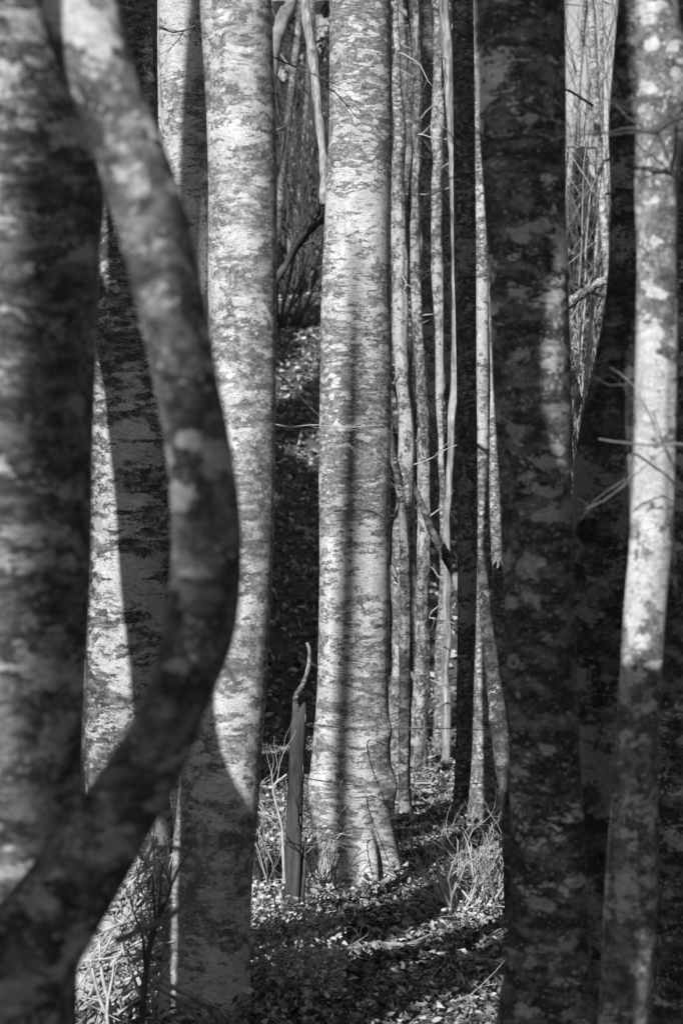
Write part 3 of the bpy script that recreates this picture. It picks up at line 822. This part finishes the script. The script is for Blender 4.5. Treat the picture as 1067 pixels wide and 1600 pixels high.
# ------------------------------------------------------------------ fence post and barbed wire
def post():
    D = 12.88
    b = Pt(451, 1470, D); t = Pt(468, 1106, D)
    rt = root('fence_post', (b.x, D, 0.0), 'weathered split wooden fence post leaning beside the centre trunk', 'post')
    n = 60
    s = np.linspace(0, 1, n)
    c = np.stack([b.x + (t.x - b.x) * s, D + 0 * s, -0.12 + (t.z + 0.12) * s], -1) - np.array((b.x, D, 0))
    seg = 28
    th = np.linspace(0, 2 * np.pi, seg, endpoint=False)
    prof = 0.5 * (np.abs(np.cos(th)) ** 3 + np.abs(np.sin(th)) ** 3) ** (-1 / 3) * (0.058)
    V = np.zeros((n, seg, 3))
    for i in range(n):
        k = 1 + 0.07 * np.sin(7 * s[i] + 3 * th) - 0.18 * max(0, s[i] - 0.93) / 0.07 * np.abs(np.sin(th * 1.5 + 1)) + 0.035 * np.array([mn.noise(Vector((2 * math.cos(a) * 2, 2 * math.sin(a) * 2, s[i] * 2.5))) for a in th])
        V[i, :, 0] = c[i, 0] + prof * k * np.cos(th) * 1.22
        V[i, :, 1] = c[i, 1] + prof * k * np.sin(th)
        V[i, :, 2] = c[i, 2] + (0.022 * np.cos(th * 2 + 1) + 0.014 * np.sin(5 * th) if i == n - 1 else 0)
    # weather crack down the front
    for i in range(n):
        j = np.argmin(np.abs(((th - (4.55 + 0.25 * math.sin(s[i] * 5))) + np.pi) % (2 * np.pi) - np.pi))
        V[i, j, 1] += 0.006 + 0.006 * math.sin(s[i] * 11); V[i, j, 0] *= 1.0
    idx = np.arange(n * seg).reshape(n, seg); nx = np.roll(idx, -1, 1)
    q = np.stack([idx[:-1], nx[:-1], nx[1:], idx[1:]], -1).reshape(-1, 4)
    v = np.vstack([V.reshape(-1, 3), V[-1].mean(0)])
    tt = np.stack([idx[-1], nx[-1], np.full(seg, n * seg)], -1)
    mesh_obj('shaft', v, [q, tt], 'post', rt)
    # the split slab at its right side
    m = 24
    s2 = np.linspace(0, 1, m)
    cc = np.stack([0.031 + (t.x - b.x) * s2 * 0.97, 0.022 + 0 * s2, -0.1 + (t.z * 0.42 + 0.1) * s2], -1)
    v, q, t3 = tube(cc, 0.020 * (1 - 0.8 * s2 ** 4), 8)
    mesh_obj('split_slab', v, [q, t3], 'post', rt)
    # wire staples
    for z in (0.51, 0.74, 0.97):
        a = np.linspace(0, np.pi, 8)
        st = np.stack([0.03 + (t.x - b.x) * z / t.z + 0 * a, -0.062 - 0.012 * np.sin(a), z + 0.018 * np.cos(a)], -1)
        v, q, t3 = tube(st, np.full(8, 0.0018), 5)
        mesh_obj('staple', v, [q, t3], 'wire', rt)
post()

def barbed(label, pts, seed):
    """pts: (px, py, D)"""
    rg = random.Random(seed)
    P = [Pt(*p) for p in pts]
    s = np.linspace(0, len(P) - 1, 26 * (len(P) - 1))
    c = np.stack([catmull(np.arange(len(P)), [p[k] for p in P], s) for k in range(3)], -1)
    rt = root('barbed_wire', tuple(c[0]), label, 'wire', 'strands of the barbed wire fence')
    off = np.array(c[0])
    a, b = frames(c)
    L = np.concatenate(([0], np.cumsum(np.linalg.norm(np.diff(c, axis=0), axis=1))))
    for ph in (0, math.pi):
        n = int(L[-1] / 0.012)
        l = np.linspace(0, L[-1], n)
        cc = np.stack([np.interp(l, L, c[:, k]) for k in range(3)], -1)
        aa = np.stack([np.interp(l, L, a[:, k]) for k in range(3)], -1); bb = np.stack([np.interp(l, L, b[:, k]) for k in range(3)], -1)
        an = l / 0.05 * math.pi + ph
        v, q, t = tube(cc + 0.0016 * (np.cos(an)[:, None] * aa + np.sin(an)[:, None] * bb), np.full(n, 0.0014), 4)
        mesh_obj('strand', v - off, [q, t], 'wire', rt)
    l = 0.06
    while l < L[-1]:
        cc = np.array([np.interp(l, L, c[:, k]) for k in range(3)])
        bag = Bag()
        for k in range(2):
            d = np.array((rg.gauss(0, 0.5), rg.gauss(0, 1), rg.gauss(0, 1))); d /= np.linalg.norm(d)
            bag.add([cc - d * 0.016, cc, cc + d * 0.016], [0.0006, 0.0016, 0.0006], 4)
        bag.build('barb', 'wire', rt, off)
        l += rg.uniform(0.10, 0.13)
barbed('topmost barbed wire strand running past the centre trunk from the post', [(474, 1128, 12.83), (490, 1132, 13.3), (556, 1139, 14.02), (612, 1139, 14.12), (690, 1138, 15.0), (770, 1141, 15.8), (880, 1140, 16.5)], 1)
barbed('middle barbed wire strand running past the centre trunk from the post', [(466, 1212, 12.83), (490, 1218, 13.3), (556, 1227, 14.0), (612, 1232, 14.1), (690, 1229, 15.0), (770, 1222, 15.8), (880, 1215, 16.5)], 2)
barbed('lowest barbed wire strand running past the centre trunk from the post', [(462, 1294, 12.83), (490, 1294, 13.3), (556, 1295, 13.98), (618, 1294, 14.08), (690, 1292, 15.0), (770, 1290, 15.8), (880, 1290, 16.5)], 3)

# ------------------------------------------------------------------ shrubs, sticks and dead plants
def gpx(px, py):
    """ground point seen at a photo pixel on the flat forest floor"""
    D = CAMZ / ((py - 800) * K)
    return Vector(((px - 533.5) * K * D, D, float(gz((px - 533.5) * K * D, D))))

def ground_shrub(px, py, H, n, label, seed, spread=0.35, base=0.2, mat='twig', r=0.006, depth=2, kids=(2, 4), curl=0.14):
    rg = random.Random(seed)
    p0 = gpx(px, py)
    rt = root('bare_shrub', tuple(p0), label, 'shrub', 'bare shrubs by the fence')
    for k in range(n):
        bag = Bag()
        d = Vector((rg.gauss(0, spread), rg.gauss(0, spread), 1))
        p = Vector((rg.uniform(-base, base), rg.uniform(-base, base) * 0.7, -0.03))
        branching(bag, p, d, H * rg.uniform(0.45, 1.0), r * rg.uniform(0.7, 1.2), depth, rg, kids, curl, 5, 0.0, 0.7)
        bag.build('stem', mat, rt)
    return rt
ground_shrub(748, 1432, 0.55, 38, 'dense sunlit thicket of pale twigs beside the large dark trunk', 401, 0.30, 0.16, 'twig', 0.0085, 2, (2, 4), 0.22)
ground_shrub(752, 1425, 0.28, 26, 'low mat of short pale twigs under the dense thicket', 402, 0.5, 0.16, 'twig', 0.006, 2, (2, 3), 0.28)
ground_shrub(418, 1400, 0.75, 12, 'thin pale bush between the shaded foot and the fence post', 403, 0.22, 0.10, 'twig', 0.006, 2)
ground_shrub(500, 1400, 0.55, 14, 'arching dark twigs at the left root of the centre trunk', 404, 0.5, 0.07, 'twig_dark', 0.005, 2)
ground_shrub(425, 1500, 0.30, 26, 'small tangle of weeds in front of the fence post', 405, 0.6, 0.22, 'twig', 0.0035, 1)
ground_shrub(470, 1560, 0.22, 30, 'low sunlit weeds around the forked grey branch', 406, 0.7, 0.24, 'twig', 0.003, 1)

# a heap of brushwood against the foot of the streaky trunk
def brush_pile():
    rg = random.Random(410)
    p0 = Pt(200, 1590, 10.4); p0.z = 0
    rt = root('brushwood_heap', tuple(p0), 'heap of crossing pale sticks against the foot of the streaky trunk', 'brushwood')
    for k in range(150):
        h = rg.random() ** 1.2
        y = rg.uniform(1330, 1600)
        f = (y - 1320) / 280.0
        x = rg.uniform(275 - 150 * f - 40, 270)
        p = Pt(x, y, 10.55 - 0.25 * f + rg.uniform(-0.22, 0.03)) - p0
        ang = rg.gauss(0.9, 0.55)
        d = Vector((math.cos(ang) * rg.choice((1, 1, 1, -1)), rg.gauss(0, 0.15), math.sin(ang)))
        L = rg.uniform(0.10, 0.42)
        r = 0.003 + 0.008 * rg.random() ** 1.7
        pts, rad, _ = wander(p - d * L * 0.5, d, L, r, r * 0.4, 7, 0.09, rg)
        v, q, t = tube([tuple(a) for a in pts], rad, 6)
        mesh_obj('stick', v, [q, t], 'twig', rt)
brush_pile()

def stick(label, pts, r0, r1, mat='twig', seed=0, forks=0, name='fallen_branch', group='sticks on the forest floor', abs_pts=False):
    rg = random.Random(seed)
    P = [Vector(p) if abs_pts else Pt(*p) for p in pts]
    n = len(P)
    s = np.linspace(0, n - 1, 12 * (n - 1))
    c = np.stack([catmull(np.arange(n), [p[k] for p in P], s) for k in range(3)], -1)
    r = np.linspace(r0, r1, len(s)) * (1 + 0.12 * np.sin(s * 9 + seed))
    rt = root(name, tuple(c[0]), label, 'branch', group)
    off = c[0]
    v, q, t = lumpy(c, r, 10, 0.12, 8, seed)
    mesh_obj('stem', v - off, [q, t], mat, rt)
    for k in range(forks):
        i = rg.randint(len(c) // 4, len(c) - 3)
        d = Vector(c[i + 1] - c[i - 1]).normalized() + Vector((rg.gauss(0, 0.6), rg.gauss(0, 0.4), rg.gauss(0.1, 0.5)))
        bag = Bag()
        branching(bag, Vector(c[i]), d, rg.uniform(0.12, 0.4), r[i] * 0.55, 1, rg, (1, 3), 0.15, 5)
        bag.build('twig', mat, rt, off)
    return rt

def gs(px, py, up=0.02):
    p = gpx(px, py); p.z += up
    return tuple(p)
stick('long grey stick lying across the shaded leaves beside the large dark trunk', [gs(668, 1508, .06), gs(705, 1519, .07), gs(745, 1528, .07), gs(800, 1518, .06)], 0.016, 0.006, seed=1, forks=4, abs_pts=True)
stick('pale log end lying behind the wire between dark stems', [(640, 1108, 25.0), (685, 1138, 24.0), (728, 1166, 23.0)], 0.03, 0.05, 'deadwood', seed=2)
stick('pale straight stick on the sunlit floor behind the centre trunk', [gs(600, 1200, .06), gs(655, 1213, .07), gs(712, 1228, .06)], 0.034, 0.02, 'deadwood', seed=3, abs_pts=True)
stick('thin stick crossing the sunlit floor behind the centre trunk', [gs(615, 1222, .05), gs(668, 1246, .07), gs(712, 1270, .05)], 0.02, 0.012, seed=4, forks=2, abs_pts=True)
stick('short stick in the shade right of the centre trunk foot', [gs(622, 1290, .05), gs(640, 1305, .06), gs(662, 1322, .05)], 0.014, 0.008, seed=5, abs_pts=True)
stick('slanting stick leaning behind the right side of the centre trunk', [(616, 1025, 18), (634, 1045, 18), (650, 1062, 18)], 0.018, 0.014, 'deadwood', seed=6)
stick('forked grey branch standing up at the foot of the pale trunk', [(372, 1610, 10.5), (362, 1560, 10.4), (356, 1537, 10.4), (366, 1516, 10.4), (386, 1498, 10.4)], 0.016, 0.011, 'deadwood', seed=7, forks=3)
stick('knobbly grey branch lying below the shaded foot', [(228, 1520, 9.8), (270, 1542, 9.8), (310, 1560, 9.8), (350, 1592, 9.8), (375, 1625, 9.8)], 0.008, 0.017, 'deadwood', seed=8, forks=4)
stick('thin dark branch arching below the knobbly grey one', [(225, 1528, 9.6), (260, 1552, 9.6), (292, 1570, 9.6), (312, 1600, 9.6), (318, 1640, 9.6)], 0.007, 0.006, 'limb', seed=9, forks=3)
stick('thin broken stick end poking out of the weeds', [(350, 1494, 10.6), (370, 1503, 10.55), (392, 1512, 10.5)], 0.010, 0.007, 'deadwood', seed=10, forks=1)
stick('upright black twig in front of the brushwood heap', [(222, 1600, 9.2), (226, 1540, 9.2), (234, 1480, 9.2), (246, 1440, 9.2), (256, 1412, 9.2)], 0.012, 0.009, 'twig_dark', seed=11, forks=5)
stick('blurred bowed bramble stem curving in front of the shaded foot', [(180, 1470, 5.4), (240, 1445, 5.4), (285, 1415, 5.4), (310, 1370, 5.4), (306, 1338, 5.4), (275, 1325, 5.4), (240, 1323, 5.4)], 0.007, 0.004, 'limb', seed=12, name='bramble_stem', group='')
stick('dead crooked stem with a broken tip rising behind the fence post', [(456, 1460, 12.98), (461, 1250, 12.98), (462, 1120, 12.98), (463, 1088, 12.98), (473, 1070, 12.98), (481, 1046, 12.98), (484, 1020, 12.98), (480, 1004, 12.98)], 0.016, 0.007, 'rough', seed=13, forks=0, name='dead_sapling', group='')
stick('pale bent twig growing beside the fence post', [(444, 1380, 12.6), (442, 1320, 12.6), (440, 1290, 12.6), (430, 1250, 12.6), (428, 1228, 12.6), (448, 1210, 12.6)], 0.007, 0.004, 'twig', seed=14, forks=5, name='sapling', group='')
stick('dark branch slanting across the gap beside the centre trunk', [(375, 520, 16.2), (430, 440, 16.0), (455, 400, 16.0), (480, 365, 15.6), (505, 343, 15.0), (550, 318, 14.5)], 0.026, 0.014, 'twig_dark', seed=15, forks=2, name='dead_branch', group='')
stick('barkless curved limb hanging along the left of the centre trunk', [(466, -60, 16.5), (478, 20, 16.4), (490, 100, 16.3), (498, 180, 16.2), (506, 260, 16.1), (505, 320, 16.0)], 0.03, 0.024, 'deadwood', seed=16, name='dead_limb', group='')
stick('thick pale arching limb at the top beside the sunlit trunk', [(420, 130, 22.0), (428, 80, 22.0), (440, 40, 22.0), (462, -10, 22.0), (490, -60, 22.0)], 0.055, 0.04, 'limb', seed=17, forks=3, name='arching_limb', group='')
stick('broken dark branch crossing the gap between two dark trunks', [(850, 498, 15.0), (893, 470, 15.0), (915, 455, 15.0), (935, 442, 15.0), (952, 436, 15.0), (1000, 418, 15.0)], 0.028, 0.020, 'rough', seed=18, name='dead_branch', group='')
stick('thin pale twig branch crossing the blotchy trunk', [(1090, 698, 6.2), (1060, 694, 6.25), (1030, 696, 6.3), (1000, 694, 6.35), (960, 690, 6.5), (935, 686, 6.6)], 0.004, 0.002, 'limb', seed=19, forks=4, name='bare_twig', group='')
stick('thin dark twig branch spreading over the blotchy trunk', [(1080, 180, 6.2), (1050, 190, 6.25), (1020, 208, 6.3), (985, 200, 6.3), (950, 206, 6.4), (890, 214, 6.6)], 0.0045, 0.0015, 'twig_dark', seed=20, forks=6, name='bare_twig', group='')
stick('thin twig crossing in front of the gap left of the centre trunk', [(425, 662, 13.6), (455, 667, 13.6), (490, 664, 13.6), (540, 668, 13.6), (600, 664, 13.7)], 0.004, 0.002, 'twig', seed=21, forks=4, name='bare_twig', group='')
stick('thin dark twigs hanging before the narrow glimpsed trunk', [(305, 40, 12.4), (290, 47, 12.4), (270, 50, 12.4), (250, 42, 12.4)], 0.005, 0.003, 'twig_dark', seed=22, forks=3, name='bare_twig', group='')
stick('thin dark twig sweeping across the gap at the top', [(424, 88, 14.6), (460, 104, 14.5), (500, 120, 14.4), (530, 135, 14.1)], 0.004, 0.002, 'twig_dark', seed=23, forks=4, name='bare_twig', group='')
stick('crooked pale stick lying along the sunlit streak of leaves', [gs(548, 1505, .07), gs(590, 1488, .08), gs(640, 1482, .08), gs(690, 1462, .07)], 0.012, 0.006, 'twig', seed=31, forks=3, abs_pts=True)
stick('short thick stick lying near the foot of the shaded pale trunk', [gs(425, 1470, .07), gs(455, 1488, .08), gs(480, 1510, .07)], 0.016, 0.010, 'deadwood', seed=33, forks=2, abs_pts=True)
rgs = random.Random(99)
for k in range(14):
    a = gpx(rgs.uniform(400, 790), rgs.uniform(1420, 1600))
    an = rgs.uniform(0, 6.28); L = rgs.uniform(0.10, 0.3)
    b = a + Vector((math.cos(an) * L, math.sin(an) * L, rgs.uniform(0, 0.06)))
    m_ = (a + b) / 2 + Vector((0, 0, rgs.uniform(0.0, 0.04)))
    stick('small broken twig lying on the fallen leaves', [a + Vector((0, 0, 0.02)), m_ + Vector((0, 0, 0.02)), b + Vector((0, 0, 0.02))], 0.004, 0.002, 'twig', seed=500 + k, abs_pts=True, name='small_twig', group='small twigs on the leaves')

# ------------------------------------------------------------------ fallen leaves
LEAF = np.array([(0, -1, 0), (-0.42, -0.45, 0.10), (0.42, -0.45, 0.10), (-0.46, 0.2, 0.14), (0.46, 0.2, 0.14), (0, 1, 0.0), (0, -0.45, 0), (0, 0.2, 0)], float)
LT = np.array([(0, 2, 6), (0, 6, 1), (7, 4, 5), (7, 5, 3)]); LQ = np.array([(6, 2, 4, 7), (1, 6, 7, 3)])

def leaves(name, P, size, tilt, tone, mat, label, cat, parent=None, rs=None):
    n = len(P); rs = rs or nprs
    yaw = rs.rand(n) * 6.283; tx = rs.randn(n) * tilt; ty = rs.randn(n) * tilt
    curl = 0.2 + 3.2 * rs.rand(n)
    s = size[0] + (size[1] - size[0]) * rs.rand(n)
    B = np.tile(LEAF, (n, 1, 1))
    B[:, :, 2] *= curl[:, None]
    B[:, :, 2] += (B[:, :, 1] ** 2) * (rs.randn(n) * 0.45)[:, None]
    B *= s[:, None, None]
    def rot(B, ax1, ax2, a):
        c, sn = np.cos(a)[:, None], np.sin(a)[:, None]
        u = B[:, :, ax1] * c - B[:, :, ax2] * sn; w = B[:, :, ax1] * sn + B[:, :, ax2] * c
        B[:, :, ax1] = u; B[:, :, ax2] = w
    rot(B, 1, 2, tx); rot(B, 0, 2, ty); rot(B, 0, 1, yaw)
    V = (B + P[:, None, :]).reshape(-1, 3)
    off = (np.arange(n) * 8)[:, None, None]
    T = (LT[None] + off).reshape(-1, 3); Q = (LQ[None] + off).reshape(-1, 4)
    tn = np.repeat(tone[0] + (tone[1] - tone[0]) * rs.rand(n) ** 1.6, 8)
    o = mesh_obj(name, V, [T, Q], mat, parent, smooth=False, tone=tn)
    return tag(o, label, cat, kind='stuff') if parent is None else o

def wedge(n, y0, y1, margin, rs):
    y = np.sqrt(y0 * y0 + (y1 * y1 - y0 * y0) * rs.rand(n))
    x = (rs.rand(n) * 2 - 1) * (0.13 * y + margin)
    return x, y
rs = np.random.RandomState(21)
x, y = wedge(150000, 9.0, 24.0, 0.9, rs)
z = gz(x, y) + 0.012 + 0.035 * rs.rand(len(x)) + 0.03
leaves('leaf_litter', np.stack([x, y, z], -1), (0.008, 0.025), 0.8, (0.035, 0.42), 'leaf', 'dry curled beech leaves carpeting the forest floor', 'leaf litter', rs=rs)
x, y = wedge(5000, 9.0, 20.0, 0.9, rs)
z = gz(x, y) + 0.06 + 0.03 * rs.rand(len(x))
leaves('large_leaf_litter', np.stack([x, y, z], -1), (0.020, 0.032), 0.8, (0.04, 0.42), 'leaf', 'larger curled leaves lying on top of the forest floor litter', 'leaf litter', rs=rs)
x, y = wedge(36000, 23.5, 40.0, 0.8, rs)
z = gz(x, y) + 0.02 + 0.06 * rs.rand(len(x))
leaves('slope_litter', np.stack([x, y, z], -1), (0.025, 0.055), 0.7, (0.07, 0.45), 'leaf', 'dry leaves covering the dark slope behind the trunks', 'leaf litter', rs=rs)

rgl = random.Random(808)
bag = Bag()
for k in range(1500):
    yy = math.sqrt(rgl.uniform(9.5 ** 2, 22.0 ** 2)); xx = rgl.uniform(-1, 1) * (0.13 * yy + 0.5)
    an = rgl.uniform(0, 6.283); L = rgl.uniform(0.05, 0.28)
    pts, rad, _ = wander(Vector((xx, yy, float(gz(xx, yy)) + rgl.uniform(0.04, 0.09))), Vector((math.cos(an), math.sin(an), rgl.gauss(0.05, 0.15))), L, rgl.uniform(0.0015, 0.004), 0.001, 4, 0.18, rgl)
    bag.add([tuple(p) for p in pts], rad, 4)
tag(bag.build('twig_litter', 'twig'), 'thin broken twigs strewn over the fallen leaves', 'twigs', kind='stuff')

bx = []
for (px, D_, r_) in ((562, FD, 0.26), (724, 17.0, 0.14), (756, 16.6, 0.16), (650, 20.0, 0.14), (690, 22.0, 0.14), (330, 10.3, 0.26), (460, 12.88, 0.08)):
    for k in range(420):
        a_ = rgl.uniform(0, 6.283); q_ = abs(rgl.gauss(0, 0.16))
        X_ = (px - 533.5) * K * D_ + math.cos(a_) * (r_ * 0.85 + q_); Y_ = D_ + math.sin(a_) * (r_ * 0.85 + q_)
        bx.append((X_, Y_, float(gz(X_, Y_)) + 0.05 + 0.10 * math.exp(-q_ / 0.08) * rgl.random()))
leaves('banked_leaves', np.array(bx), (0.010, 0.028), 0.9, (0.04, 0.5), 'leaf', 'dry leaves banked against the feet of the trunks', 'leaf litter', rs=rs)

# single leaves on top, children of the ground
lm = leaves('leaf', np.zeros((1, 3)), (0.036, 0.036), 0.0, (0.30, 0.30), 'leaf', None, None, parent=ground, rs=rs)
lm2 = leaves('leaf', np.zeros((1, 3)), (0.040, 0.040), 0.0, (0.18, 0.18), 'leaf', None, None, parent=ground, rs=rs)
for k in range(298):
    src = lm if k % 2 else lm2
    p = gpx(rgs.uniform(390, 800), rgs.uniform(1395, 1600))
    o = src if k < 2 else src.copy()
    if k >= 2:
        col.objects.link(o)
    o.location = (p.x, p.y, p.z + 0.06)
    o.rotation_euler = (rgs.gauss(0, 0.45), rgs.gauss(0, 0.45), rgs.uniform(0, 6.28))
    s_ = rgs.uniform(0.4, 0.75); o.scale = (s_, s_, s_)

# green weeds round the post and below it, brightened in tone to stand in for sunlight
def weeds(name, n, pxr, pyr, label, size, h, rs, tone=(0.22, 0.6)):
    P = []
    for k in range(n):
        p = gpx(rs.uniform(*pxr), rs.uniform(*pyr)); P.append((p.x, p.y, p.z + 0.03 + h * rs.rand() ** 1.5))
    leaves(name, np.array(P), size, 0.9, tone, 'green', label, 'weeds', rs=rs)
weeds('weed_patch', 2600, (385, 520), (1330, 1460), 'small leafy weeds around the foot of the fence post', (0.008, 0.02), 0.10, rs)
weeds('weed_patch', 4200, (375, 540), (1460, 1610), 'bright leafy weeds below the fence post', (0.008, 0.02), 0.14, rs)
weeds('weed_patch', 900, (690, 800), (1395, 1450), 'small dry leaves caught under the dense twig thicket', (0.006, 0.014), 0.12, rs)
